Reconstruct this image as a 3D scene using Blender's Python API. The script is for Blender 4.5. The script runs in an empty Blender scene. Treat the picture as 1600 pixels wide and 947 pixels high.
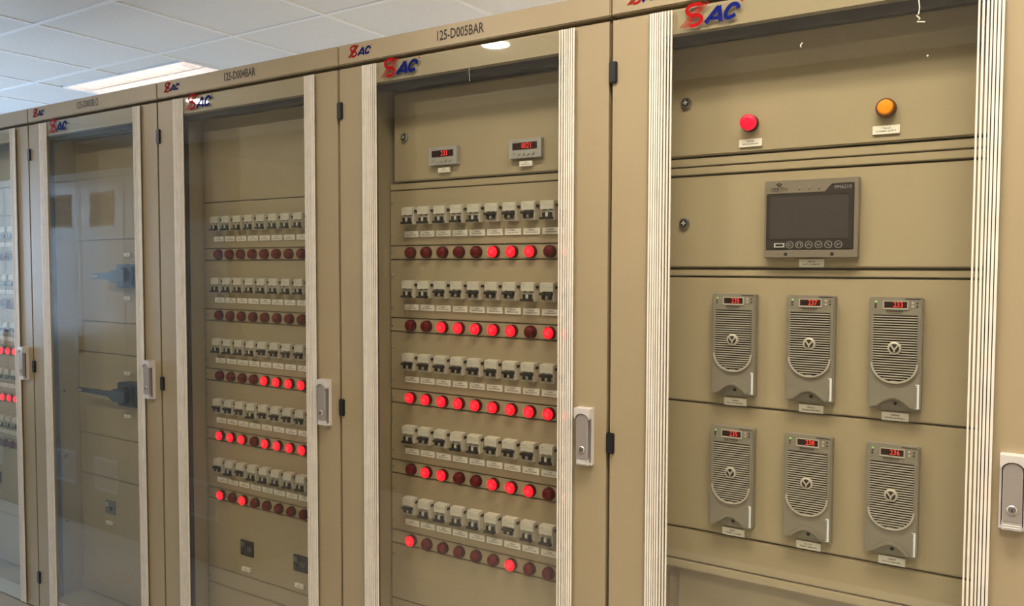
import bpy, bmesh, math, random
from mathutils import Matrix, Vector
random.seed(7)
scn = bpy.context.scene
COL = scn.collection

# ------------------------------------------------------------------ camera
cam_d = bpy.data.cameras.new('camera'); cam_d.sensor_width = 36.0; cam_d.lens = 28.5255
cam_d.clip_start = 0.05; cam_d.clip_end = 100
cam = bpy.data.objects.new('camera', cam_d); COL.objects.link(cam)
R3 = Matrix(((0.8389691, -0.0265251, 0.5435322), (0.5441729, 0.0361540, -0.8381937), (0.0025823, 0.9989941, 0.0447663)))
cam.matrix_world = Matrix.Translation((0.77347, -1.57678, 1.677)) @ R3.to_4x4()
scn.camera = cam

# ------------------------------------------------------------------ world, daylight, exposure
world = bpy.data.worlds.new('world'); scn.world = world; world.use_nodes = True
wn = world.node_tree.nodes; wl = world.node_tree.links
bg = wn['Background']; bg.inputs['Color'].default_value = (0.42, 0.62, 1.0, 1); bg.inputs['Strength'].default_value = 2.2
scn.view_settings.view_transform = 'Standard'; scn.view_settings.look = 'None'
scn.view_settings.exposure = 0.0; scn.view_settings.gamma = 1.0; scn.view_settings.use_curve_mapping = False
scn.cycles.use_denoising = True
scn.cycles.max_bounces = 8; scn.cycles.diffuse_bounces = 4; scn.cycles.glossy_bounces = 4; scn.cycles.adaptive_threshold = 0.045; scn.cycles.transparent_max_bounces = 24
scn.cycles.sample_clamp_indirect = 6.0
LAMP_W = [0.0, 37.0, 57.0, 135.0]         # watts of the recessed ceiling lights
LAMP_COL = (1.0, 0.88, 0.74)
DOWN_W = [26.0, 19.0, 7.0]          # watts of the small round downlights
DAY_W = [112.0, 6.0]              # daylight entering each window

def daylight(name, loc, rot, sx, sy, w, col=(0.57, 0.77, 1.0)):
    l = bpy.data.lights.new(name, 'AREA'); l.shape = 'RECTANGLE'; l.size = sx; l.size_y = sy; l.energy = w; l.color = col
    o = bpy.data.objects.new(name, l); COL.objects.link(o); o.location = loc; o.rotation_euler = rot
    return o

XW0, XW1, YW0, YW1, ZC = -6.4, 3.4, -2.95, 3.0, 2.756
WIN = [(-1.5, 0.5), (1.2, 2.6)]   # window spans (y) in the left wall
WZ0, WZ1 = 1.05, 2.42
for (a, b), w in zip(WIN, DAY_W):
    daylight('daylight', (XW0 - 0.22, (a + b) / 2, (WZ0 + WZ1) / 2), (0, -math.pi / 2, 0), WZ1 - WZ0, b - a, w)

# ------------------------------------------------------------------ materials
MATS = {}
def srgb(r, g, b):
    f = lambda c: (c / 255) / 12.92 if c / 255 <= 0.04045 else ((c / 255 + 0.055) / 1.055) ** 2.4
    return (f(r), f(g), f(b), 1)
def mat(name, col, rough=0.5, metal=0.0, emit=None, estr=0.0, noise=0.0, nscale=8.0, bump=0.0, bscale=300.0, spec=0.5, coat=0.0):
    m = bpy.data.materials.new(name); m.use_nodes = True; MATS[name] = m
    nt = m.node_tree; p = nt.nodes['Principled BSDF']
    p.inputs['Base Color'].default_value = col; p.inputs['Roughness'].default_value = rough; p.inputs['Metallic'].default_value = metal
    p.inputs['Specular IOR Level'].default_value = spec; p.inputs['Coat Weight'].default_value = coat
    if emit: p.inputs['Emission Color'].default_value = emit; p.inputs['Emission Strength'].default_value = estr
    if name in ('led_red', 'led_green', 'lens_amber'): m.cycles.emission_sampling = 'NONE'
    if noise > 0 or bump > 0:
        tc = nt.nodes.new('ShaderNodeTexCoord')
    if noise > 0:
        n = nt.nodes.new('ShaderNodeTexNoise'); n.inputs['Scale'].default_value = nscale; n.inputs['Detail'].default_value = 4
        nt.links.new(tc.outputs['Object'], n.inputs['Vector'])
        mr = nt.nodes.new('ShaderNodeMapRange'); mr.inputs['From Min'].default_value = 0.3; mr.inputs['From Max'].default_value = 0.7
        mr.inputs['To Min'].default_value = 1 - noise; mr.inputs['To Max'].default_value = 1 + noise
        nt.links.new(n.outputs['Fac'], mr.inputs['Value'])
        mx = nt.nodes.new('ShaderNodeVectorMath'); mx.operation = 'SCALE'; mx.inputs[0].default_value = col[:3]
        nt.links.new(mr.outputs['Result'], mx.inputs['Scale']); nt.links.new(mx.outputs['Vector'], p.inputs['Base Color'])
    if bump > 0:
        n2 = nt.nodes.new('ShaderNodeTexNoise'); n2.inputs['Scale'].default_value = bscale
        nt.links.new(tc.outputs['Object'], n2.inputs['Vector'])
        bp = nt.nodes.new('ShaderNodeBump'); bp.inputs['Strength'].default_value = bump; bp.inputs['Distance'].default_value = 0.001
        nt.links.new(n2.outputs['Fac'], bp.inputs['Height']); nt.links.new(bp.outputs['Normal'], p.inputs['Normal'])
    return m

mat('paint', srgb(149, 135, 106), 0.36, noise=0.03, nscale=5, bump=0.08, bscale=500)
mat('paint_panel', srgb(160, 145, 115), 0.45, noise=0.025, nscale=5, bump=0.06, bscale=500)
mat('paint_opposite', srgb(176, 170, 156), 0.2, noise=0.02, bump=0.04)
mat('shadow_black', srgb(22, 19, 16), 0.8)
mat('black_plastic', srgb(24, 24, 25), 0.4)
mat('navy_plastic', srgb(30, 36, 50), 0.45)
mat('chrome', srgb(216, 212, 208), 0.25, metal=0.35)
mat('chrome_grey', srgb(152, 144, 138), 0.35, metal=0.35)
mat('steel', srgb(150, 148, 140), 0.3, metal=0.9)
mat('seal_white', srgb(214, 207, 193), 0.45, noise=0.06, nscale=40)
mat('dark_brown', srgb(40, 32, 24), 0.7)
mat('breaker_white', srgb(196, 190, 172), 0.45, noise=0.02, nscale=60)
mat('breaker_grey', srgb(158, 152, 136), 0.5)
mat('toggle', srgb(38, 34, 32), 0.4)
mat('lens_off', srgb(92, 3, 5), 0.4, spec=0.2)
mat('lens_on', srgb(150, 0, 8), 0.4, spec=0.25, emit=srgb(255, 6, 24), estr=3.0)
mat('lens_hot', srgb(160, 10, 16), 0.4, spec=0.25, emit=srgb(255, 40, 52), estr=2.2)
mat('lens_rim', srgb(64, 6, 6), 0.4, spec=0.3)
mat('lens_rose', srgb(200, 6, 40), 0.4, spec=0.3, emit=srgb(255, 6, 56), estr=0.8)
mat('lens_amber', srgb(226, 138, 22), 0.35, emit=srgb(240, 140, 10), estr=0.12)
mat('amber_rim', srgb(96, 56, 22), 0.35)
mat('module_grey', srgb(146, 138, 123), 0.38, metal=0.35, noise=0.02, nscale=30)
mat('module_slat', srgb(186, 177, 161), 0.4, metal=0.2)
mat('module_dark', srgb(20, 15, 14), 0.9, spec=0.1)
mat('display_dark', srgb(40, 14, 14), 0.2)
mat('led_red', srgb(255, 60, 50), 0.4, emit=srgb(255, 40, 36), estr=0.55)
mat('led_green', srgb(150, 200, 120), 0.4, emit=srgb(120, 220, 90), estr=0.25)
mat('meter_case', srgb(158, 154, 148), 0.45)
mat('hmi_case', srgb(128, 118, 103), 0.4, metal=0.2)
mat('hmi_face', srgb(46, 40, 36), 0.5, spec=0.3)
mat('hmi_screen', srgb(64, 59, 56), 0.3, spec=0.4)
mat('print_grey', srgb(150, 146, 140), 0.5)
mat('print_black', srgb(36, 28, 30), 0.5)
mat('logo_red', srgb(146, 4, 8), 0.7, spec=0.1)
mat('logo_blue', srgb(3, 18, 92), 0.7, spec=0.1)
mat('socket_black', srgb(28, 28, 28), 0.35)
mat('socket_grey', srgb(100, 98, 96), 0.4)
mat('ceiling_white', srgb(238, 238, 236), 0.9, noise=0.025, nscale=60, bump=0.3, bscale=400)
mat('bar_white', srgb(252, 252, 252), 0.5)
mat('reflector', srgb(246, 236, 230), 0.25, metal=0.85)
mat('tube', (1, 1, 1, 1), 0.4, emit=(1.0, 0.92, 0.86, 1), estr=3.4)
mat('floor_tile', srgb(214, 210, 202), 0.3, noise=0.03, nscale=3)
mat('grout', srgb(120, 116, 110), 0.8)
mat('wall_paint', srgb(226, 222, 212), 0.8, noise=0.02)
mat('wall_front_paint', srgb(128, 122, 110), 0.8, noise=0.02)
mat('window_white', srgb(225, 225, 225), 0.4)
mat('vent_gold', srgb(150, 128, 88), 0.5)
mat('vent_silver', srgb(225, 225, 222), 0.4)

def label_material():
    m = bpy.data.materials.new('label_print'); m.use_nodes = True; nt = m.node_tree; MATS['label_print'] = m
    p = nt.nodes['Principled BSDF']; p.inputs['Roughness'].default_value = 0.4
    tc = nt.nodes.new('ShaderNodeTexCoord'); sp = nt.nodes.new('ShaderNodeSeparateXYZ'); nt.links.new(tc.outputs['Generated'], sp.inputs[0])
    def band(sock, c, w):
        s = nt.nodes.new('ShaderNodeMath'); s.operation = 'COMPARE'; s.inputs[1].default_value = c; s.inputs[2].default_value = w
        nt.links.new(sock, s.inputs[0]); return s.outputs[0]
    def op(k, a, b):
        s = nt.nodes.new('ShaderNodeMath'); s.operation = k
        nt.links.new(a, s.inputs[0])
        if isinstance(b, float): s.inputs[1].default_value = b
        else: nt.links.new(b, s.inputs[1])
        return s.outputs[0]
    l1 = op('MULTIPLY', band(sp.outputs[2], 0.68, 0.10), band(sp.outputs[0], 0.5, 0.16))
    l2 = op('MULTIPLY', band(sp.outputs[2], 0.34, 0.10), band(sp.outputs[0], 0.5, 0.36))
    n = nt.nodes.new('ShaderNodeTexNoise'); n.inputs['Scale'].default_value = 22
    oi = nt.nodes.new('ShaderNodeObjectInfo'); ad = nt.nodes.new('ShaderNodeVectorMath'); ad.operation = 'ADD'
    nt.links.new(tc.outputs['Generated'], ad.inputs[0]); nt.links.new(oi.outputs['Random'], ad.inputs[1]); nt.links.new(ad.outputs[0], n.inputs['Vector'])
    g = op('GREATER_THAN', n.outputs['Fac'], 0.47)
    f = op('MULTIPLY', op('MAXIMUM', l1, l2), g)
    f = op('MULTIPLY', f, 0.75)
    mx = nt.nodes.new('ShaderNodeMix'); mx.data_type = 'RGBA'
    mx.inputs[6].default_value = srgb(226, 220, 204); mx.inputs[7].default_value = srgb(50, 42, 38)
    nt.links.new(f, mx.inputs[0]); nt.links.new(mx.outputs[2], p.inputs['Base Color'])
label_material()

def glass_material(name, tint, k=1.0):
    m = bpy.data.materials.new(name); m.use_nodes = True; nt = m.node_tree; MATS[name] = m
    nt.nodes.remove(nt.nodes['Principled BSDF']); out = nt.nodes['Material Output']
    t = nt.nodes.new('ShaderNodeBsdfTransparent'); t.inputs['Color'].default_value = tint
    g = nt.nodes.new('ShaderNodeBsdfGlossy'); g.inputs['Roughness'].default_value = 0.015; g.inputs['Color'].default_value = (1, 1, 1, 1)
    lw = nt.nodes.new('ShaderNodeLayerWeight'); lw.inputs['Blend'].default_value = 0.5
    pw = nt.nodes.new('ShaderNodeMath'); pw.operation = 'POWER'; pw.inputs[1].default_value = 5.0
    nt.links.new(lw.outputs['Facing'], pw.inputs[0])
    ma = nt.nodes.new('ShaderNodeMath'); ma.operation = 'MULTIPLY_ADD'; ma.inputs[1].default_value = 0.95 * k; ma.inputs[2].default_value = 0.045 * k
    nt.links.new(pw.outputs[0], ma.inputs[0])
    mx = nt.nodes.new('ShaderNodeMixShader'); nt.links.new(ma.outputs[0], mx.inputs[0]); nt.links.new(t.outputs[0], mx.inputs[1]); nt.links.new(g.outputs[0], mx.inputs[2])
    nt.links.new(mx.outputs[0], out.inputs['Surface'])
glass_material('door_glass', (0.965, 0.975, 0.955, 1), 1.0)
glass_material('window_glass', (0.97, 0.98, 1.0, 1))

# ------------------------------------------------------------------ mesh helpers
class MB:
    def __init__(self): self.v = []; self.f = []; self.m = []; self.mats = []
    def mi(self, name):
        if name not in self.mats: self.mats.append(name)
        return self.mats.index(name)
    def box(self, x0, x1, y0, y1, z0, z1, m):
        b = len(self.v); k = self.mi(m)
        self.v += [(x, y, z) for z in (z0, z1) for y in (y0, y1) for x in (x0, x1)]
        for q in ((0, 2, 3, 1), (4, 5, 7, 6), (0, 1, 5, 4), (2, 6, 7, 3), (0, 4, 6, 2), (1, 3, 7, 5)):
            self.f.append([b + i for i in q]); self.m.append(k)
        return self
    def prism(self, pts, y0, y1, m):                # polygon in (x, z) pushed from y0 (front) to y1 (back)
        b = len(self.v); n = len(pts); k = self.mi(m)
        if sum(pts[i][0] * pts[(i + 1) % n][1] - pts[(i + 1) % n][0] * pts[i][1] for i in range(n)) < 0: pts = pts[::-1]
        self.v += [(x, y0, z) for x, z in pts] + [(x, y1, z) for x, z in pts]
        self.f.append(list(range(b, b + n))); self.m.append(k)
        self.f.append(list(range(b + 2 * n - 1, b + n - 1, -1))); self.m.append(k)
        for i in range(n):
            j = (i + 1) % n
            self.f.append([b + j, b + i, b + n + i, b + n + j]); self.m.append(k)
        return self
    def disc(self, cx, cz, prof, m, n=16):         # revolved about y; prof = [(radius, y)...] from front to back, closed at both ends
        k = self.mi(m); b = len(self.v)
        for r, y in prof:
            self.v += [(cx + r * math.cos(2 * math.pi * i / n), y, cz + r * math.sin(2 * math.pi * i / n)) for i in range(n)]
        for j in range(len(prof) - 1):
            for i in range(n):
                i2 = (i + 1) % n
                self.f.append([b + j * n + i2, b + j * n + i, b + (j + 1) * n + i, b + (j + 1) * n + i2]); self.m.append(k)
        self.f.append([b + i for i in range(n)]); self.m.append(k)
        e = b + (len(prof) - 1) * n
        self.f.append([e + i for i in range(n - 1, -1, -1)]); self.m.append(k)
        return self
    def stroke(self, pts, w, y0, y1, m):           # flat ribbon following pts in (x, z)
        L, Rr = [], []
        for i, (x, z) in enumerate(pts):
            a = pts[max(0, i - 1)]; c = pts[min(len(pts) - 1, i + 1)]
            dx, dz = c[0] - a[0], c[1] - a[1]; l = math.hypot(dx, dz) or 1
            nx, nz = -dz / l * w / 2, dx / l * w / 2
            L.append((x + nx, z + nz)); Rr.append((x - nx, z - nz))
        b = len(self.v); k = self.mi(m); n = len(pts)
        for y in (y0, y1):
            for p in L: self.v.append((p[0], y, p[1]))
            for p in Rr: self.v.append((p[0], y, p[1]))
        for i in range(n - 1):
            for q in ([i, n + i, n + i + 1, i + 1], [2 * n + i + 1, 3 * n + i + 1, 3 * n + i, 2 * n + i], [i + 1, 2 * n + i + 1, 2 * n + i, i], [n + i, 3 * n + i, 3 * n + i + 1, n + i + 1]):
                self.f.append([b + j for j in q]); self.m.append(k)
        self.f.append([b, b + 2 * n, b + 3 * n, b + n]); self.m.append(k)
        self.f.append([b + n - 1, b + 2 * n - 1, b + 4 * n - 1, b + 3 * n - 1]); self.m.append(k)
        return self
    def text(self, s, size, x, z, y, m, squash=1.0, shear=0.0, align='CENTER', bold=0.0):
        cu = bpy.data.curves.new('t', 'FONT'); cu.body = s; cu.size = size; cu.align_x = align; cu.align_y = 'CENTER'; cu.resolution_u = 2; cu.shear = shear; cu.offset = size * bold
        o = bpy.data.objects.new('t', cu); COL.objects.link(o); bpy.context.view_layer.update()
        me = bpy.data.meshes.new_from_object(o.evaluated_get(bpy.context.evaluated_depsgraph_get()))
        b = len(self.v); k = self.mi(m)
        self.v += [(x + v.co.x * squash, y, z + v.co.y) for v in me.vertices]
        for p in me.polygons: self.f.append([b + i for i in p.vertices]); self.m.append(k)
        bpy.data.objects.remove(o); bpy.data.curves.remove(cu); bpy.data.meshes.remove(me)
        return self
    def mesh(self, name, bevel=0.0, smooth=False):
        me = bpy.data.meshes.new(name); me.from_pydata(self.v, [], self.f)
        for n in self.mats: me.materials.append(MATS[n])
        for p, k in zip(me.polygons, self.m): p.material_index = k; p.use_smooth = smooth
        bm = bmesh.new(); bm.from_mesh(me)
        if bevel > 0:
            bmesh.ops.bevel(bm, geom=[e for e in bm.edges if e.is_manifold and e.calc_face_angle(0) > 0.6], offset=bevel, segments=2, affect='EDGES', clamp_overlap=True)
        bm.to_mesh(me); bm.free(); me.update()
        if smooth:
            try: me.set_sharp_from_angle(angle=0.7)
            except Exception: pass
        return me
    def build(self, name, parent=None, loc=(0, 0, 0), bevel=0.0, smooth=False):
        return put(name, self.mesh(name, bevel, smooth), parent, loc)

def put(name, data, parent=None, loc=(0, 0, 0)):
    o = bpy.data.objects.new(name, data); COL.objects.link(o); o.location = loc
    if parent is not None: o.parent = parent
    return o
def thing(name, label, cat, loc=(0, 0, 0), group=None):
    o = bpy.data.objects.new(name, None); COL.objects.link(o); o.location = loc; o.empty_display_size = 0.1
    o['label'] = label; o['category'] = cat
    if group: o['group'] = group
    return o
def tag(o, label, cat=None, group=None):
    o['label'] = label
    if cat: o['category'] = cat
    if group: o['group'] = group
    return o
def struct(o, label=None, cat=None):
    o['kind'] = 'structure'
    if label: o['label'] = label
    if cat: o['category'] = cat
    return o

# ------------------------------------------------------------------ room shell
TX0, TY0, T = -6.03 - 0.6, 0.9516 + 1.8 + 0.6, 0.6
fl = struct(MB().box(XW0, XW1, YW0, YW1, -0.12, -0.006, 'grout').build('floor'), 'pale tiled floor of the switch room', 'floor')
tile_me = MB().box(-0.298, 0.298, -0.298, 0.298, -0.006, 0.0, 'floor_tile').mesh('floor_tile')
x = XW0 + 0.3
while x < XW1 - 0.2:
    y = YW0 + 0.3
    while y < YW1 - 0.2:
        put('floor_tile', tile_me, fl, (x, y, 0)); y += 0.6
    x += 0.6

cl = struct(MB().box(XW0, XW1, YW0, YW1, ZC + 0.16, ZC + 0.2, 'wall_paint').build('ceiling'), 'suspended ceiling of square white tiles in a metal grid', 'ceiling')
FIX = [(-3.63, 1.2516), (0.57, -0.5484), (1.17, -1.7484), (0.57, 1.2516)]        # centres of the recessed lights, the last one unseen and added
DOWN = [(-3.86, -1.80), (-1.46, -1.72), (-0.33, -0.5484)]             # centres of the round downlights
ctile = MB().box(-0.2894, 0.2894, -0.2894, 0.2894, 0.0015, 0.02, 'ceiling_white').mesh('ceiling_tile')
strip = MB().box(-0.29, 0.29, -0.07, 0.07, 0.004, 0.02, 'ceiling_white').mesh('ceiling_tile')
xs = [-6.03 + T * i for i in range(-1, 17)]; ys = [0.9516 + T * j for j in range(-7, 5)]
for xa in xs:
    xc = xa + 0.3
    for ya in ys:
        yc = ya + 0.3
        if xc < XW0 - 0.1 or xc > XW1 + 0.1 or yc < YW0 - 0.1 or yc > YW1 + 0.1: continue
        if any(abs(yc - fy) < 0.1 and abs(xc - fx) < 0.4 for fx, fy in FIX):
            put('ceiling_tile', strip, cl, (xc, yc - 0.225, ZC)); put('ceiling_tile', strip, cl, (xc, yc + 0.225, ZC))
        else:
            put('ceiling_tile', ctile, cl, (xc, yc, ZC))
for xa in xs:
    if XW0 < xa < XW1:
        # a bar stops at the lights it would cross in the middle
        cuts = sorted([(fy - 0.15, fy + 0.15) for fx, fy in FIX if abs(xa - fx) < 0.3])
        y = YW0
        for a, b in cuts + [(YW1, YW1)]:
            MB().box(xa - 0.011, xa + 0.011, y, a, ZC - 0.002, ZC + 0.03, 'bar_white').build('ceiling_grid_bar', cl)
            y = b
for ya in ys:
    if YW0 < ya < YW1:
        MB().box(XW0, XW1, ya - 0.0105, ya + 0.0105, ZC - 0.0025, ZC + 0.029, 'bar_white').build('ceiling_grid_bar', cl)

H = ZC + 0.2
struct(MB().box(XW0, XW1, YW1, YW1 + 0.15, 0, H, 'wall_paint').build('wall_back'), 'plain wall behind the row of cabinets', 'wall')
struct(MB().box(XW0, XW1, YW0 - 0.15, YW0, 0, H, 'wall_front_paint').build('wall_front'), 'plain wall facing the row of cabinets', 'wall')
struct(MB().box(XW1, XW1 + 0.15, YW0 - 0.15, YW1 + 0.15, 0, H, 'wall_paint').build('wall_right'), 'plain wall at the right end of the room', 'wall')
m = MB()
m.box(XW0 - 0.15, XW0, YW0 - 0.15, YW1 + 0.15, 0, WZ0, 'wall_paint').box(XW0 - 0.15, XW0, YW0 - 0.15, YW1 + 0.15, WZ1, H, 'wall_paint')
edges = [YW0 - 0.15] + [e for w in WIN for e in w] + [YW1 + 0.15]
for i in range(0, len(edges), 2): m.box(XW0 - 0.15, XW0, edges[i], edges[i + 1], WZ0, WZ1, 'wall_paint')
struct(m.build('wall_left'), 'wall with daylight windows at the left end of the room', 'wall')
for i, (a, b) in enumerate(WIN):
    m = MB()
    for q in (a, (a + b) / 2, b): m.box(XW0 - 0.11, XW0 - 0.05, max(a, q - 0.03), min(b, q + 0.03), WZ0, WZ1, 'window_white')
    for q in (WZ0, WZ1): m.box(XW0 - 0.11, XW0 - 0.05, a, b, max(WZ0, q - 0.03), min(WZ1, q + 0.03), 'window_white')
    w = struct(m.build('window_%d' % (i + 1)), 'white framed window in the left end wall, %s' % ('by the aisle' if i == 0 else 'behind the cabinet row'), 'window')
    for p, q in ((a + 0.03, (a + b) / 2 - 0.03), ((a + b) / 2 + 0.03, b - 0.03)):
        MB().box(XW0 - 0.084, XW0 - 0.078, p, q, WZ0 + 0.03, WZ1 - 0.03, 'window_glass').build('pane', w)

# ------------------------------------------------------------------ recessed ceiling lights
def fixture_meshes():
    d = {}
    m = MB()                                                     # tray: sides and top
    z0, z1 = ZC - 0.003, ZC + 0.09
    m.box(-0.597, 0.597, -0.147, -0.137, z0, z1, 'bar_white').box(-0.597, 0.597, 0.137, 0.147, z0, z1, 'bar_white')
    m.box(-0.597, -0.585, -0.137, 0.137, z0, z1, 'bar_white').box(0.585, 0.597, -0.137, 0.137, z0, z1, 'bar_white')
    m.box(-0.597, 0.597, -0.147, 0.147, z1, z1 + 0.01, 'bar_white')
    d['housing'] = m.mesh('housing')
    d['spine'] = MB().box(-0.584, 0.584, -0.006, 0.006, ZC - 0.002, ZC + 0.045, 'reflector').mesh('reflector_spine')
    d['blade'] = MB().box(-0.0015, 0.0015, -0.064, 0.064, ZC - 0.001, ZC + 0.042, 'reflector').mesh('louvre_blade')
    t = MB(); n = 10
    b = 0; k = t.mi('tube')
    for xx in (-0.56, 0.56): t.v += [(xx, 0.013 * math.cos(2 * math.pi * i / n), ZC + 0.064 + 0.013 * math.sin(2 * math.pi * i / n)) for i in range(n)]
    for i in range(n): t.f.append([i, (i + 1) % n, n + (i + 1) % n, n + i]); t.m.append(k)
    t.f.append(list(range(n - 1, -1, -1))); t.f.append(list(range(n, 2 * n))); t.m += [k, k]
    d['tube'] = t.mesh('lamp_tube', smooth=True)
    return d
FM = fixture_meshes()
def ceiling_light(fx, fy, label, group, watts):
    t = thing('ceiling_light', label, 'light', (fx, fy, 0), group)
    put('housing', FM['housing'], t); put('reflector_spine', FM['spine'], t)
    for s in (-0.07, 0.07):
        put('lamp_tube', FM['tube'], t, (0, s, 0))
        for i in range(11): put('louvre_blade', FM['blade'], t, (-0.49 + 0.098 * i, s, 0))
    if watts <= 0: return t            # lit by its glowing tubes alone
    l = bpy.data.lights.new('lamp_light', 'AREA'); l.shape = 'RECTANGLE'; l.size = 1.1; l.size_y = 0.24; l.energy = watts; l.color = LAMP_COL; l.spread = math.radians(125)
    lo = put('lamp_light', l, t, (0, 0, ZC + 0.047))
    return t
fix_labels = ['lit recessed ceiling light with mirrored louvres above the far cabinet headers',
              'recessed ceiling light with mirrored louvres close above the rightmost glass door',
              'recessed ceiling light with mirrored louvres farther out before the rightmost glass door',
              'unseen recessed ceiling light added behind the rightmost cabinet to brighten the ceiling']  # last one: unseen light added behind the row to brighten the ceiling
for (fx, fy), lab, w in zip(FIX, fix_labels, LAMP_W): ceiling_light(fx, fy, lab, 'recessed ceiling lights', w)
DL = MB().disc(0, 0, [(0.070, -0.004), (0.092, -0.006), (0.095, 0.002)], 'bar_white', 28)
DIFF = MB().disc(0, 0, [(0.069, -0.0075), (0.070, -0.003)], 'tube', 28)
for (dx, dy), dw, lab in zip(DOWN, DOWN_W, ('the one nearer the windows', 'the one in the middle', 'the one before the rightmost door')):
    t = thing('downlight', 'small round ceiling downlight facing the glass doors, ' + lab, 'light', (dx, dy, ZC + 0.004), 'round downlights')
    for nm, mb in (('trim_ring', DL), ('diffuser', DIFF)):
        o = put(nm, mb.mesh(nm), t); o.rotation_euler = (math.pi / 2, 0, 0)
    l = bpy.data.lights.new('lamp_light', 'AREA'); l.shape = 'DISK'; l.size = 0.13; l.energy = dw; l.color = LAMP_COL
    put('lamp_light', l, t, (0, 0, -0.012))

# ------------------------------------------------------------------ shared cabinet pieces
ZH0, ZH1 = 2.2076, 2.2596          # header band
ZD0, ZD1 = 0.367, 2.197            # door
OX0, OX1, OZ0, OZ1 = 0.104, 0.697, 0.425, 2.148   # opening in the door frame

def ring(x0, x1, z0, z1, a0, a1, b0, b1, y0, y1, m, mb):
    mb.box(x0, a0, y0, y1, z0, z1, m); mb.box(a1, x1, y0, y1, z0, z1, m)
    mb.box(a0, a1, y0, y1, b1, z1, m); mb.box(a0, a1, y0, y1, z0, b0, m)
    return mb
SH = {}
m = MB()
m.box(0.002, 0.092, 0.026, 0.30, 0.0, ZH0, 'paint').box(0.708, 0.798, 0.026, 0.30, 0.0, ZH0, 'paint')       # posts
m.box(0.092, 0.708, 0.026, 0.30, 2.152, ZH0, 'paint').box(0.092, 0.708, 0.026, 0.30, 0.0, 0.42, 'paint')    # head and foot
m.box(0.092, 0.708, 0.135, 0.30, 0.42, 2.152, 'paint_panel')                                                # back plate behind the panels
m.box(0.002, 0.798, 0.30, 0.60, 0.0, ZH0, 'paint')
SH['body'] = m.mesh('body')
SH['kick_panel'] = MB().box(0.003, 0.797, 0.0, 0.026, 0.0, ZD0 - 0.006, 'paint').mesh('kick_panel', 0.002)
SH['header'] = MB().box(0.0014, 0.7986, -0.001, 0.60, ZH0, ZH1, 'paint').mesh('header', 0.0025)
m = MB(); ring(0.0045, 0.7955, ZD0, ZD1, OX0, OX1, OZ0, OZ1, 0.0, 0.022, 'paint', m)
SH['door'] = m.mesh('door')
m = MB(); m.box(OX0 - 0.004, OX1 + 0.004, 0.022, 0.044, OZ1 - 0.016, OZ1 + 0.004, 'dark_brown')  # dark strip behind the top and side edges of the opening
for a, b in ((OX0 - 0.008, OX0 + 0.003), (OX1 - 0.003, OX1 + 0.008)): m.box(a, b, 0.022, 0.036, OZ0, OZ1 - 0.016, 'dark_brown')
SH['dark_edging'] = m.mesh('dark_edging')
SH['glass'] = MB().box(0.0865, 0.7145, -0.0055, -0.0012, ZD0 + 0.003, ZD1 - 0.003, 'door_glass').mesh('glass_pane')
def seal(x0, x1, solid_from_left, seed):
    r = random.Random(seed); mb = MB(); w = x1 - x0
    # closely set white ribs on the outer side, spaced ones towards the glass
    u = 0.0; items = []
    while u < w - 0.003:
        t = u / w
        rw = 0.0038 - 0.0010 * t + r.uniform(-0.0005, 0.0005); gap = 0.0012 + 0.0044 * max(0, t - 0.25) + r.uniform(0, 0.0006)
        items.append((u, min(w, u + rw))); u += rw + gap
    for a, b in items:
        xa, xb = (x0 + a, x0 + b) if solid_from_left else (x1 - b, x1 - a)
        mb.box(xa, xb, -0.0078 - r.uniform(0, 0.0010), -0.0056, ZD0 + 0.004, ZD1 - 0.002, 'seal_white')
    # dark bedding under the outer half
    h = w * 0.42
    if solid_from_left: mb.box(x0, x0 + h, -0.0064, -0.0057, ZD0 + 0.004, ZD1 - 0.002, 'dark_brown')
    else: mb.box(x1 - h, x1, -0.0064, -0.0057, ZD0 + 0.004, ZD1 - 0.002, 'dark_brown')
    return mb.mesh('seal_strip')
SH['sealL'] = seal(0.0915, 0.1400, True, 3); SH['sealR'] = seal(0.6740, 0.7160, False, 5)
SH['hinge'] = MB().box(-0.004, 0.0145, -0.006, 0.012, -0.0225, 0.0225, 'black_plastic').mesh('hinge', 0.002)

# swing handle
m = MB()
m.box(0.728, 0.766, -0.010, 0.002, 1.243, 1.369, 'chrome')                                    # base plate
m.prism([(0.728, 1.369), (0.766, 1.369), (0.766, 1.350)] + [(0.747 + 0.0165 * math.cos(a), 1.345 + 0.0125 * math.sin(a)) for a in [i * math.pi / 8 for i in range(0, 9)]] + [(0.728, 1.350)], -0.024, -0.008, 'chrome')
lever = [(0.7335, 1.258), (0.7605, 1.258), (0.7605, 1.345)] + [(0.747 + 0.0135 * math.cos(a), 1.345 + 0.0105 * math.sin(a)) for a in [i * math.pi / 6 for i in range(1, 6)]] + [(0.7335, 1.345)]
m.prism(lever, -0.022, -0.008, 'chrome_grey')
m.box(0.7305, 0.733, -0.014, -0.008, 1.25, 1.345, 'shadow_black').box(0.761, 0.7635, -0.014, -0.008, 1.25, 1.345, 'shadow_black')
m.disc(0.747, 1.279, [(0.0065, -0.0245), (0.0075, -0.0235), (0.0075, -0.02)], 'steel', 14)
m.box(0.7455, 0.7485, -0.0252, -0.0243, 1.2755, 1.2825, 'shadow_black')
m.box(0.7325, 0.7615, -0.020, -0.008, 1.244, 1.2575, 'chrome')
for zz in (1.2475, 1.2515, 1.2555): m.box(0.7345, 0.7595, -0.0212, -0.019, zz, zz + 0.0014, 'vent_silver')
SH['handle'] = m.mesh('handle', 0.0011)

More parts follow.
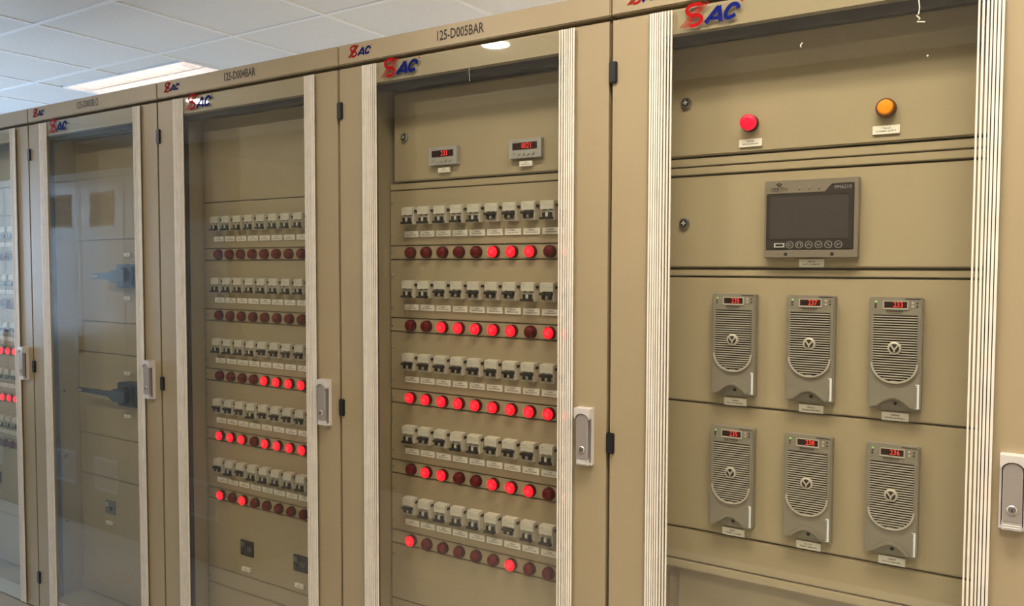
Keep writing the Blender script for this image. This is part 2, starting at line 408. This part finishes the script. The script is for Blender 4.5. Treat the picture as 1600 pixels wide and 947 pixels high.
# company mark: red S crossed by slanting lines, blue slanted A and C
def logo_mesh(s):
    m = MB()
    S = [(-0.0183, 0.0259), (-0.0293, 0.027), (-0.0414, 0.0256), (-0.0478, 0.02), (-0.0463, 0.0122), (-0.0381, 0.0065), (-0.027, 0.0058), (-0.019, 0.0011), (-0.0179, -0.0057), (-0.0238, -0.0117), (-0.0318, -0.0135), (-0.0413, -0.0143)]
    def fine(P):
        out = []
        for i in range(len(P) - 1):
            p0, p1, p2, p3 = P[max(i - 1, 0)], P[i], P[i + 1], P[min(i + 2, len(P) - 1)]
            for t in (0, 0.25, 0.5, 0.75):
                out.append(tuple(0.5 * (2 * p1[k] + (p2[k] - p0[k]) * t + (2 * p0[k] - 5 * p1[k] + 4 * p2[k] - p3[k]) * t * t + (3 * p1[k] - p0[k] - 3 * p2[k] + p3[k]) * t ** 3) for k in (0, 1)))
        return out + [P[-1]]
    sc = lambda P: [(a * s, b * s) for a, b in P]
    m.stroke(sc(fine(S)), 0.0072 * s, -0.0003, 0, 'logo_red')
    for a, b in (((-0.0184, 0.0283), (-0.0622, -0.0153)), ((-0.0134, 0.028), (-0.0571, -0.0157)), ((-0.0084, 0.0276), (-0.052, -0.0155)), ((-0.0035, 0.0271), (-0.0469, -0.0154))):
        m.stroke(sc([a, b]), 0.0016 * s, -0.0005, 0, 'logo_red')
    m.stroke(sc([(-0.0099, -0.0132), (0.0172, 0.0150)]), 0.0086 * s, -0.0003, 0, 'logo_blue')
    m.stroke(sc([(0.0180, 0.0165), (0.0212, -0.0140)]), 0.0082 * s, -0.0004, 0, 'logo_blue')
    m.stroke(sc([(0.0018, -0.0060), (0.0214, -0.0072)]), 0.0062 * s, -0.0003, 0, 'logo_blue')
    m.stroke(sc(fine([(0.0557, 0.0046), (0.0546, 0.0116), (0.047, 0.0148), (0.0384, 0.0112), (0.0319, 0.0021), (0.031, -0.007), (0.0378, -0.01), (0.0501, -0.0055)])), 0.0080 * s, -0.0003, 0, 'logo_blue')
    m.disc(0.063 * s, 0.0190 * s, [(0.0023 * s, -0.0004), (0.0023 * s, 0)], 'logo_red', 8)
    return m.mesh('logo')
SH['logo'] = logo_mesh(1.0); SH['logo_small'] = logo_mesh(0.66)

CABX = [-3.2, -2.4, -1.6, -0.8, 0.0]
cab_labels = [
    'tan steel cabinet cut off at the left edge, two rows of lit red lamps',
    'tan steel cabinet with two dark rotary switch levers behind its glass door',
    'tan steel cabinet with breaker rows above two small black sockets',
    'tan steel cabinet with two small digital meters above five breaker rows',
    'tan steel cabinet at the right with touch screen and six grey rectifier bays',
]
CODES = [None, '125-D003B12', '125-D004BAR', '125-D005BAR', None]
CAB = []
for i, x0 in enumerate(CABX):
    c = thing('switchgear_cabinet', cab_labels[i], 'cabinet', (x0, 0, 0), 'row of glass-door cabinets'); CAB.append(c)
    put('body', SH['body'], c); put('kick_panel', SH['kick_panel'], c)
    h = put('header', SH['header'], c)
    put('logo', SH['logo_small'], h, (0.078, -0.0015, 2.2335))
    if CODES[i]: MB().text(CODES[i], 0.0335, 0.400, 2.2345, -0.0016, 'print_black', squash=0.72, bold=0.012).build('code_lettering', h)
    d = put('door', SH['door'], c)
    tag(put('glass_pane', SH['glass'], d), 'clear glass pane of the door')
    tag(put('dark_edging', SH['dark_edging'], d), 'dark strip along the top and sides of the opening')
    put('seal_strip', SH['sealL'], d); put('seal_strip', SH['sealR'], d)
    tag(put('handle', SH['handle'], d), 'chrome swing handle')
    for hz in (2.0885, 1.2964, 0.488): tag(put('hinge', SH['hinge'], d, (0.001, 0, hz)), 'black hinge')
    put('logo', SH['logo'], d, (0.218, -0.0062, 2.1715))

# ------------------------------------------------------------------ breakers, lamps, label plates, sockets
YP = 0.095
m = MB()
m.box(-0.0180, 0.0180, -0.017, 0.006, -0.0225, 0.0225, 'breaker_white')
m.box(-0.0178, 0.0178, -0.0215, -0.016, 0.0015, 0.0205, 'breaker_white')       # raised name field
m.box(-0.0160, 0.0160, -0.0182, -0.016, -0.0205, -0.0015, 'breaker_grey')       # toggle field
m.box(-0.0165, 0.0165, -0.0219, -0.021, 0.0113, 0.0118, 'breaker_grey')
m.box(-0.0130, -0.0060, -0.0220, -0.021, 0.0165, 0.0180, 'print_grey')
for sx in (-0.0085, 0.0085): m.box(sx - 0.003, sx + 0.003, -0.0190, -0.017, -0.0002, 0.0016, 'print_black')
m.box(0.0180, 0.0200, -0.012, 0.002, 0.0080, 0.0145, 'toggle')
BRK = m.mesh('circuit_breaker')
def toggle(on):
    t = MB()
    if on:
        t.box(-0.0160, 0.0160, -0.0295, -0.0180, -0.0075, -0.0020, 'toggle')
        for sx in (-0.0088, 0.0088): t.box(sx - 0.0036, sx + 0.0036, -0.0250, -0.0170, -0.0170, -0.0074, 'toggle')
        t.box(-0.0042, 0.0042, -0.0225, -0.0175, -0.0165, -0.0085, 'breaker_white')
    else:
        t.box(-0.0160, 0.0160, -0.0295, -0.0180, -0.0225, -0.0170, 'toggle')
        for sx in (-0.0088, 0.0088): t.box(sx - 0.0034, sx + 0.0034, -0.0245, -0.0170, -0.0171, -0.0060, 'toggle')
        t.box(-0.0042, 0.0042, -0.0235, -0.0175, -0.0165, -0.0055, 'breaker_white')
    return t.mesh('toggle', 0.0006)
TOG = {1: toggle(True), 0: toggle(False)}
PLATE = MB().box(-0.0235, 0.0235, -0.004, 0.0005, -0.0078, 0.0078, 'label_print').mesh('label_plate')
m = MB(); m.disc(0, 0, [(0.0142, -0.012), (0.0155, -0.010), (0.0158, 0.001)], 'lens_rim', 20)
LAMPB = m.mesh('indicator_lamp', smooth=True)
LENS_OFF = MB().disc(0, 0, [(0.004, -0.0192), (0.0095, -0.0180), (0.0130, -0.0150), (0.0140, -0.0110), (0.0140, -0.008)], 'lens_off', 20).mesh('lens', smooth=True)
LENS_ON = MB().disc(0, 0, [(0.004, -0.0192), (0.0095, -0.0180), (0.0130, -0.0150), (0.0140, -0.0110), (0.0140, -0.008)], 'lens_on', 20).disc(0, 0, [(0.0046, -0.0196), (0.0062, -0.0188), (0.0062, -0.017)], 'lens_hot', 16).mesh('lens', smooth=True)
SCREW = MB().disc(0, 0, [(0.0024, -0.0022), (0.0034, -0.0012), (0.0036, 0.0005)], 'steel', 10).mesh('screw')
m = MB(); m.disc(0, 0, [(0.0095, -0.007), (0.0112, -0.005), (0.0116, 0.001)], 'steel', 18)
m.disc(0, 0, [(0.0068, -0.0078), (0.0072, -0.0065)], 'shadow_black', 14); m.box(-0.0012, 0.0012, -0.0084, -0.0072, -0.005, 0.005, 'chrome').box(-0.005, 0.005, -0.0084, -0.0072, -0.0012, 0.0012, 'chrome')
LOCK = m.mesh('cam_lock')
m = MB(); m.box(-0.030, 0.030, -0.004, 0.002, -0.0245, 0.0245, 'socket_black')
m.box(-0.026, -0.008, -0.0075, -0.003, 0.004, 0.0205, 'socket_grey').box(-0.024, -0.002, -0.006, -0.003, -0.014, -0.010, 'socket_grey')
for a, b in ((0.006, 0.009), (0.016, 0.019)): m.box(a, b, -0.0055, -0.003, -0.008, 0.008, 'print_grey')
m.box(0.011, 0.014, -0.0055, -0.003, -0.016, -0.012, 'print_grey').disc(-0.014, -0.015, [(0.006, -0.0065), (0.0075, -0.003)], 'black_plastic', 12)
SOCK = m.mesh('power_socket', 0.0006)
CAPL = MB().box(-0.018, 0.018, -0.008, 0.0005, -0.006, 0.006, 'label_print').mesh('label_plate')

def panel(c, z0, z1, name='cover_panel', y=YP, x0=0.096, x1=0.704, bev=0.0018, t=0.03):
    g = 0.0011
    return MB().box(x0, x1, y, y + t, z0 + g, z1 - g, 'paint_panel').build(name, c, bevel=bev)
def plate(c, x, z, y=YP): return put('label_plate', PLATE, c, (x, y, z))

def breaker_cabinet(c, rows, x0, pitch, last_z, tail):
    ztop = 1.880
    for r, pat in enumerate(rows):
        zb = 1.811 - 0.1942 * r; zl = 1.7135 - 0.1942 * r
        panel(c, zl + 0.0185, ztop, 'breaker_panel'); panel(c, zl - 0.0185, zl + 0.0185, 'lamp_strip'); ztop = zl - 0.0185
        for k, on in enumerate(pat):
            x = x0 + pitch * k
            b = put('circuit_breaker', BRK, c, (x, YP, zb)); put('toggle', TOG[on], b)
            plate(c, x + 0.001, zb - 0.0485)
            l = put('indicator_lamp', LAMPB, c, (x - 0.001, YP, zl)); put('lens', LENS_ON if on else LENS_OFF, l)
        for zz in (zb + 0.035, zb - 0.052, zl): put('screw', SCREW, c, (0.103, YP, zz))
    for z in tail:
        panel(c, z, ztop); put('screw', SCREW, c, (0.103, YP, ztop - 0.03)); ztop = z

F = [[0] * 10 for _ in range(5)]
rows4 = ['0000011101', '0011111011', '1111111111', '0110011101', '1000001000']
rows3 = ['0000000000', '0000000000', '0000111111', '1110111111', '1010000000']
rows1 = ['0000000000', '0000000000', '1111111111', '1111111111', '0000000000']
P = lambda rr: [[int(ch) for ch in s] for s in rr]

# cabinet with meters
c4 = CAB[3]
breaker_cabinet(c4, P(rows4), 0.1715, 0.0536, 0.76, (0.764, 0.428))
panel(c4, 1.880, 1.899, 'rail'); ip = panel(c4, 1.901, 2.138, 'instrument_panel', y=YP - 0.003, x0=0.112, x1=0.700, bev=0.003)
put('cam_lock', LOCK, ip, (0.151, YP - 0.003, 2.019))
m = MB(); m.box(-0.0455, 0.0455, -0.013, 0.001, -0.0228, 0.0228, 'meter_case').box(-0.035, 0.035, -0.0136, -0.012, -0.003, 0.0145, 'display_dark')
m.box(-0.036, -0.018, -0.0134, -0.012, 0.0172, 0.0186, 'print_black').box(0.018, 0.034, -0.0134, -0.012, 0.0172, 0.0180, 'print_grey')
METER = m.mesh('digital_meter', 0.0012)
for mx, txt in ((0.2865, '233'), (0.5345, '0021')):
    mt = put('digital_meter', METER, c4, (mx, YP - 0.003, 1.960))
    MB().text(txt, 0.0185, 0.006, 0.0055, -0.0142, 'led_red', squash=0.8).build('led_digits', mt)
    for k in range(4):
        MB().disc(-0.017 + 0.0135 * k, -0.0125, [(0.0036, -0.0156), (0.0042, -0.0146), (0.0042, -0.012)], 'breaker_grey', 10).build('push_button', mt)
    MB().box(-0.034, -0.026, -0.0133, -0.012, -0.0125, -0.0112, 'print_black').build('marking', mt)
    put('label_plate', CAPL, c4, (mx, YP - 0.003, 1.9245))
# cabinet with sockets
c3 = CAB[2]
breaker_cabinet(c3, P(rows3), 0.176, 0.0543, 0.68, (0.690, 0.636, 0.428))
panel(c3, 1.880, 2.146, 'cover_panel')
for sx in (0.293, 0.536):
    put('power_socket', SOCK, c3, (sx, YP, 0.783)); put('label_plate', CAPL, c3, (sx - 0.002, YP, 0.7165))
# cabinet at the left edge
c1 = CAB[0]
breaker_cabinet(c1, P(rows1), 0.160, 0.0543, 0.68, (0.690, 0.636, 0.428))
panel(c1, 1.880, 2.146, 'cover_panel')
put('power_socket', SOCK, c1, (0.293, YP, 0.783)); put('label_plate', CAPL, c1, (0.291, YP, 0.7165))

# cabinet with rotary levers
c2 = CAB[1]; Y2 = 0.120
zt = 2.146
for z in (1.772, 1.468, 1.352, 1.040, 0.884, 0.428):
    panel(c2, z, zt, 'cover_panel', y=Y2, t=0.014); zt = z
def rotary(c, cx, cz, dx, thick, drop):
    m = MB(); m.box(-0.060, 0.060, -0.046, 0.001, -0.042, 0.042, 'navy_plastic'); m.box(-0.046, 0.046, -0.052, -0.045, -0.034, 0.034, 'black_plastic')
    b = m.build('rotary_switch', c, (cx, Y2, cz), 0.003)
    l = MB(); l.disc(0, 0, [(0.026, -0.068), (0.030, -0.060), (0.032, -0.05)], 'navy_plastic', 18)
    l.prism([(0.030, 0.018), (-0.040, 0.022), (-0.075, thick), (-dx, thick - 0.002 - drop * 0.2), (-dx, -thick - drop), (-0.075, -thick - drop * 0.5), (-0.040, -0.024), (0.030, -0.018)], -0.074, -0.056, 'navy_plastic')
    l.box(-dx + 0.004, -dx + 0.030, -0.0745, -0.0735, -thick * 0.4 - drop * .5, thick * 0.3 - drop * .5, 'print_grey')
    l.build('lever', b, bevel=0.002)
    return b
rotary(c2, 0.490, 1.640, 0.160, 0.012, 0.0)
rotary(c2, 0.482, 1.219, 0.270, 0.010, -0.006)
for lx, lz in ((0.436, 1.716), (0.432, 1.560), (0.424, 1.288), (0.420, 1.132)): put('label_plate', CAPL, c2, (lx, Y2, lz))
m = MB(); m.box(-0.030, 0.030, -0.004, 0.002, -0.0245, 0.0245, 'socket_grey').box(-0.024, -0.006, -0.007, -0.003, 0.002, 0.018, 'print_grey'); m.disc(0.010, -0.004, [(0.008, -0.006), (0.009, -0.003)], 'socket_black', 12)
m.build('power_socket', c2, (0.292, Y2, 0.776)); put('label_plate', CAPL, c2, (0.288, Y2, 0.718))
for zz in (1.78, 1.46, 1.20, 0.95, 0.70): # mounting holes in the side post
    o = MB().box(0.0918, 0.0926, 0.060, 0.067, zz, zz + 0.007, 'shadow_black').build('mounting_hole', c2)

# ------------------------------------------------------------------ right cabinet
c5 = CAB[4]
panel(c5, 1.872, 1.890, 'rail'); panel(c5, 1.890, 1.909, 'rail')
up = panel(c5, 1.911, 2.145, 'instrument_panel', y=YP - 0.003, x0=0.0985, x1=0.702, bev=0.003)
put('cam_lock', LOCK, up, (0.134, YP - 0.003, 2.026))
sp = panel(c5, 1.675, 1.870, 'instrument_panel', y=YP - 0.003, x0=0.0965, x1=0.702, bev=0.003)
put('cam_lock', LOCK, sp, (0.133, YP - 0.003, 1.771))
panel(c5, 1.657, 1.673, 'rail')
panel(c5, 1.387, 1.656, 'module_bay_panel', bev=0.0025); panel(c5, 1.109, 1.386, 'module_bay_panel', bev=0.0025); panel(c5, 1.037, 1.108, 'module_bay_panel', bev=0.0025)
MB().box(0.096, 0.704, YP - 0.004, YP + 0.02, 1.019, 1.036, 'paint_panel').build('ledge', c5, bevel=0.002)
panel(c5, 0.44, 1.019, 'lower_door', y=0.125, x0=0.116, x1=0.690, t=0.008); panel(c5, 0.428, 0.44, 'rail')
m = MB().disc(0, 0, [(0.0142, -0.014), (0.0165, -0.012), (0.0172, 0.001)], 'lens_rim', 24); l = m.build('indicator_lamp', c5, (0.2715, YP - 0.003, 1.9705), smooth=True)
MB().disc(0, 0, [(0.006, -0.0262), (0.0125, -0.0255), (0.0155, -0.0225), (0.0160, -0.012)], 'lens_rose', 24).build('lens', l, smooth=True)
m = MB().disc(0, 0, [(0.0160, -0.016), (0.0175, -0.014), (0.0180, 0.001)], 'amber_rim', 24); l = m.build('indicator_lamp', c5, (0.5265, YP - 0.003, 1.9745), smooth=True)
MB().disc(0, 0, [(0.006, -0.0215), (0.0120, -0.0205), (0.0142, -0.0175), (0.0145, -0.014)], 'lens_amber', 24).build('lens', l, smooth=True)
plate(c5, 0.273, 1.931, YP - 0.003); plate(c5, 0.527, 1.935, YP - 0.003); plate(c5, 0.397, 1.6855, YP - 0.003)

# touch screen monitor
W2, H2 = 0.0885, 0.0765
m = MB(); m.box(-W2, W2, -0.018, 0.001, -H2, H2, 'hmi_case')
m.prism([(-0.0845, -0.0605), (0.0805, -0.0605), (0.0805, 0.0665), (0.040, 0.0665), (0.026, 0.0510), (-0.0845, 0.0510)], -0.0192, -0.017, 'hmi_face')
HM = m.build('touch_screen_monitor', c5, (0.396, YP - 0.003, 1.7725), 0.0015)
MB().box(-0.0770, 0.0710, -0.0198, -0.018, -0.0390, 0.0440, 'hmi_screen').build('screen', HM)
MB().text('VERTIV', 0.0105, -0.0600, 0.0585, -0.0185, 'print_black', squash=1.0).stroke([(-0.0650, 0.0680), (-0.0620, 0.0705), (-0.0580, 0.0705), (-0.0550, 0.0680)], 0.0022, -0.0186, -0.018, 'print_black').prism([(-0.0645, 0.0672), (-0.0555, 0.0672), (-0.0600, 0.0640)], -0.0186, -0.018, 'print_black').build('brand_lettering', HM)
MB().text('PM6210', 0.0095, 0.0600, 0.0585, -0.0195, 'print_grey').build('model_lettering', HM)
for k in range(3): MB().box(-0.0230 + 0.0185 * k, -0.0185 + 0.0185 * k, -0.0184, -0.018, 0.0625, 0.0632, 'print_grey').box(-0.0222 + 0.0185 * k, -0.0192 + 0.0185 * k, -0.0184, -0.018, 0.0560, 0.0580, 'print_black').build('status_light', HM)
m = MB(); ring(-0.0675, -0.0475, -0.0560, -0.0475, -0.0650, -0.0500, -0.0540, -0.0495, -0.0215, -0.0185, 'chrome', m); m.box(-0.0650, -0.0500, -0.0198, -0.0190, -0.0540, -0.0495, 'shadow_black'); m.build('usb_port', HM)
glyphs = [[(0.003, 0.002), (-0.003, 0.002), (-0.003, -0.002), (0.003, -0.002)], [(-0.003, -0.003), (-0.003, 0.003), (0.003, 0.003), (0.003, -0.003)], [(-0.0035, -0.002), (0, 0.003), (0.0035, -0.002)], [(-0.0035, 0.002), (0, -0.003), (0.0035, 0.002)], [(-0.003, 0.003), (0.003, -0.003)], [(0.0035, 0.001), (-0.003, 0.001), (-0.001, -0.002)]]
for k in range(6):
    bx = -0.0375 + 0.0182 * k; m = MB(); n = 18
    m.stroke([(bx + 0.0066 * math.cos(2 * math.pi * i / n), -0.0510 + 0.0066 * math.sin(2 * math.pi * i / n)) for i in range(n + 1)], 0.0010, -0.0198, -0.019, 'print_grey')
    m.stroke([(bx + a, -0.0510 + b) for a, b in glyphs[k]], 0.0013, -0.0198, -0.019, 'print_grey'); m.build('push_button', HM)
for sx in (-0.0455, 0.0420): MB().disc(sx, -0.0695, [(0.0034, -0.0186), (0.0038, -0.0176)], 'shadow_black', 12).build('screw', HM)

# ------------------------------------------------------------------ plug-in rectifier modules
MW, MH, MD = 0.0455, 0.1065, 0.022
m = MB()
m.prism([(-MW, -MH + 0.004), (-0.034, -MH + 0.004)] + [(-0.034 + 0.068 * i / 10, -MH + 0.004 + 0.020 * math.sin(math.pi * i / 10)) for i in range(1, 10)] + [(0.034, -MH + 0.004), (MW, -MH + 0.004), (MW, MH), (-MW, MH)], -MD, 0.001, 'module_grey')
m.box(-MW + 0.001, MW - 0.001, -0.010, 0.001, -MH, -MH + 0.03, 'module_grey')
MBODY = m.mesh('casing', 0.0022)
GZ1, GZ0, GR = 0.0735, -0.0515, 0.0375          # grille opening: straight sides, rounded foot
def half(z):
    zc = GZ0 + 0.036
    return GR if z >= zc else GR * math.sqrt(max(0.0, 1 - ((zc - z) / 0.036) ** 2))
out = [(-GR, GZ1), (GR, GZ1)] + [(half(z), z) for z in [GZ0 + 0.036 - 0.036 * math.sin(t * math.pi / 2 / 8) for t in range(0, 9)]]
out += [(-x, z) for x, z in reversed(out[2:-1])]
GRILLE = MB().prism(out, -MD - 0.0007, -MD + 0.002, 'module_dark').mesh('grille_backing')
rim = [(half(z) + 0.0012, z - 0.001) for z in [GZ0 + 0.036 - 0.036 * math.sin(t * math.pi / 2 / 10) for t in range(0, 11)]]
rim = rim + [(-x, z) for x, z in reversed(rim[:-1])]
RIM = MB().stroke(rim, 0.0032, -MD - 0.0042, -MD + 0.001, 'module_slat').mesh('grille_rim')
SLATS = []
ns = 27; pit = (GZ1 - GZ0) / ns
for k in range(ns):
    z = GZ1 - pit * (k + 0.72)
    w = half(z - 0.0008) if z < GZ0 + 0.036 else GR
    if w > 0.006: SLATS.append(MB().box(-w, w, -MD - 0.0036, -MD - 0.0005, z - 0.0009, z + 0.0009, 'module_slat').mesh('slat'))
EMB = MB().disc(0, 0.012, [(0.0095, -MD - 0.0062), (0.0118, -MD - 0.0050), (0.0122, -MD)], 'module_slat', 20)
EMB.disc(0, 0.012, [(0.0082, -MD - 0.0066), (0.0084, -MD - 0.005)], 'hmi_face', 18)
EMB.stroke([(-0.006, 0.0175), (-0.001, 0.0105), (0.001, 0.0105), (0.006, 0.0175)], 0.0030, -MD - 0.0074, -MD - 0.005, 'module_slat'); EMB.box(-0.0014, 0.0014, -MD - 0.0072, -MD - 0.005, 0.0050, 0.0110, 'module_slat')
EMBLEM = EMB.mesh('emblem')
m = MB(); arc = [(-0.032 + 0.064 * i / 12, -0.0985 + 0.0190 * math.sin(math.pi * i / 12)) for i in range(13)]
m.stroke(arc, 0.0062, -MD - 0.0058, -MD + 0.001, 'module_grey')
PULL = m.mesh('pull_lip', 0.0016, True)
RECESS = MB().prism([(-0.026, -0.1005)] + [(-0.026 + 0.052 * i / 10, -0.1005 + 0.0150 * math.sin(math.pi * i / 10)) for i in range(1, 10)] + [(0.026, -0.1005)], -0.0112, -0.0095, 'module_grey').disc(0.002, -0.0935, [(0.0026, -0.0135), (0.0032, -0.011)], 'shadow_black', 10).mesh('latch_recess')
BAR = MB().box(0.0365, 0.0428, -MD - 0.0006, -MD + 0.0005, -0.0985, -0.0535, 'vent_silver')
zz = -0.097; r = random.Random(2)
while zz < -0.055:
    hgt = r.uniform(0.0006, 0.0018); BAR.box(0.0365, 0.0392, -MD - 0.0009, -MD, zz, zz + hgt, 'print_black'); zz += hgt + r.uniform(0.0007, 0.0016)
BARCODE = BAR.mesh('barcode_sticker')
m = MB(); ring(-0.0215, 0.0215, 0.0840, 0.1000, -0.0195, 0.0195, 0.0865, 0.0985, -MD - 0.0016, -MD + 0.001, 'module_slat', m); m.box(-0.0195, 0.0195, -MD - 0.0008, -MD + 0.001, 0.0865, 0.0985, 'display_dark')
DISP = m.mesh('display')
m = MB()
m.disc(-0.0335, 0.0975, [(0.0018, -MD - 0.0016), (0.0022, -MD)], 'led_green', 8)
for z in (0.0925, 0.0880): m.disc(-0.0345, z, [(0.0014, -MD - 0.0010), (0.0016, -MD)], 'print_black', 8)
for z in (0.0965, 0.0900):
    m.disc(0.0290, z, [(0.0022, -MD - 0.0014), (0.0026, -MD)], 'module_slat', 10); m.disc(0.0365, z, [(0.0015, -MD - 0.0010), (0.0016, -MD)], 'print_black', 8)
m.box(0.016, 0.042, -MD - 0.0004, -MD, 0.1030, 0.1046, 'print_black')
for k in range(6): m.box(-0.015 + 0.0048 * k, -0.0115 + 0.0048 * k, -MD - 0.0004, -MD, 0.0792, 0.0812, 'print_black')
m.box(-0.015, 0.010, -MD - 0.0004, -MD, 0.0768, 0.0774, 'print_black')
MARKS = m.mesh('indicator_marks')
names = [('left', 'upper'), ('middle', 'upper'), ('right', 'upper'), ('left', 'lower'), ('middle', 'lower'), ('right', 'lower')]
reads = ['235', '237', '233', '235', '238', '236']
for k in range(6):
    cx = 0.2475 + 0.1525 * (k % 3); cz = 1.5155 if k < 3 else 1.2390
    t = thing('rectifier_module', 'grey slatted rectifier module with red readout, %s one of the %s row of three' % names[k], 'power module', (cx, YP, cz), 'rectifier modules in the right cabinet')
    put('casing', MBODY, t); g = put('grille_backing', GRILLE, t); put('grille_rim', RIM, t)
    for s in SLATS: put('slat', s, g)
    put('emblem', EMBLEM, t); put('pull_lip', PULL, t); put('latch_recess', RECESS, t); put('barcode_sticker', BARCODE, t); put('indicator_marks', MARKS, t)
    dsp = put('display', DISP, t)
    MB().text(reads[k], 0.0135, 0.0045, 0.0925, -MD - 0.0014, 'led_red', squash=0.85).build('led_digits', dsp)
    plate(c5, cx + 0.001, 1.396 if k < 3 else 1.120)

# ------------------------------------------------------------------ cabinets across the aisle (seen reflected in the glass)
YO = -1.25; DWD = 0.475
m = MB(); m.box(0.0, 0.95, -0.60, -0.02, 0.10, 2.26, 'paint_opposite').box(0.0, 0.95, -0.58, -0.03, 0.0, 0.10, 'paint_opposite').box(0.0, 0.95, -0.02, 0.0, 2.215, 2.26, 'paint_opposite')
OB = m.mesh('body', 0.002)
OD = MB().box(0.003, DWD - 0.003, -0.02, 0.0, 0.105, 2.210, 'paint_opposite').mesh('door', 0.002)
def vent(z0, z1, slat, frame):
    m = MB(); x0, x1 = 0.115, 0.365
    ring(x0, x1, z0, z1, x0 + 0.012, x1 - 0.012, z0 + 0.012, z1 - 0.012, 0.0, 0.006, frame, m); m.box(x0 + 0.01, x1 - 0.01, 0.0, 0.001, z0 + 0.01, z1 - 0.01, 'shadow_black')
    z = z0 + 0.014
    while z < z1 - 0.016: m.box(x0 + 0.012, x1 - 0.012, 0.001, 0.007, z, z + 0.008, slat); z += 0.0145
    return m.mesh('vent_grille')
OV1 = vent(1.92, 2.13, 'vent_gold', 'vent_gold'); OV2 = vent(0.27, 0.48, 'vent_silver', 'vent_silver')
OHD = MB().box(0.432, 0.460, 0.0, 0.022, 1.10, 1.23, 'chrome').mesh('handle', 0.003)
olab = ['grey double-door cabinet across the aisle, nearest the end of its row', 'grey double-door cabinet across the aisle, second from the end of its row', 'grey double-door cabinet across the aisle, third from the end of its row']
for k in range(3):
    x0 = -2.866 - 0.95 * (k + 1)
    t = thing('vented_cabinet', olab[k], 'cabinet', (x0, YO, 0), 'cabinets across the aisle')
    put('body', OB, t)
    for j in range(2):
        d = put('door', OD, t, (DWD * j, 0, 0)); put('vent_grille', OV1, d); put('vent_grille', OV2, d)
        if j == 0: put('handle', OHD, d)

# ------------------------------------------------------------------ tape scraps and a hanging thread on the glass
d5 = [o for o in c5.children if o.name.startswith('door')][0]; d4 = [o for o in c4.children if o.name.startswith('door')][0]
YS = -0.0058
MB().stroke([(0.5877, 2.140), (0.5895, 2.124), (0.5880, 2.113)], 0.0016, YS, -0.0056, 'seal_white').stroke([(0.5850, 2.112), (0.5905, 2.106), (0.5860, 2.101), (0.5985, 2.099)], 0.0018, YS, -0.0056, 'seal_white').build('scrap_on_glass', d5)
MB().stroke([(0.3950, 2.0935), (0.3912, 2.0890), (0.3930, 2.0850)], 0.0016, YS, -0.0056, 'seal_white').build('scrap_on_glass', d5)
MB().disc(0.6037, 2.0408, [(0.0014, YS), (0.0016, -0.0056)], 'seal_white', 8).build('scrap_on_glass', d5)
MB().stroke([(0.4319, 2.158), (0.4325, 2.135), (0.4338, 2.114)], 0.0013, YS, -0.0056, 'print_grey').build('scrap_on_glass', d4)  # hanging thread
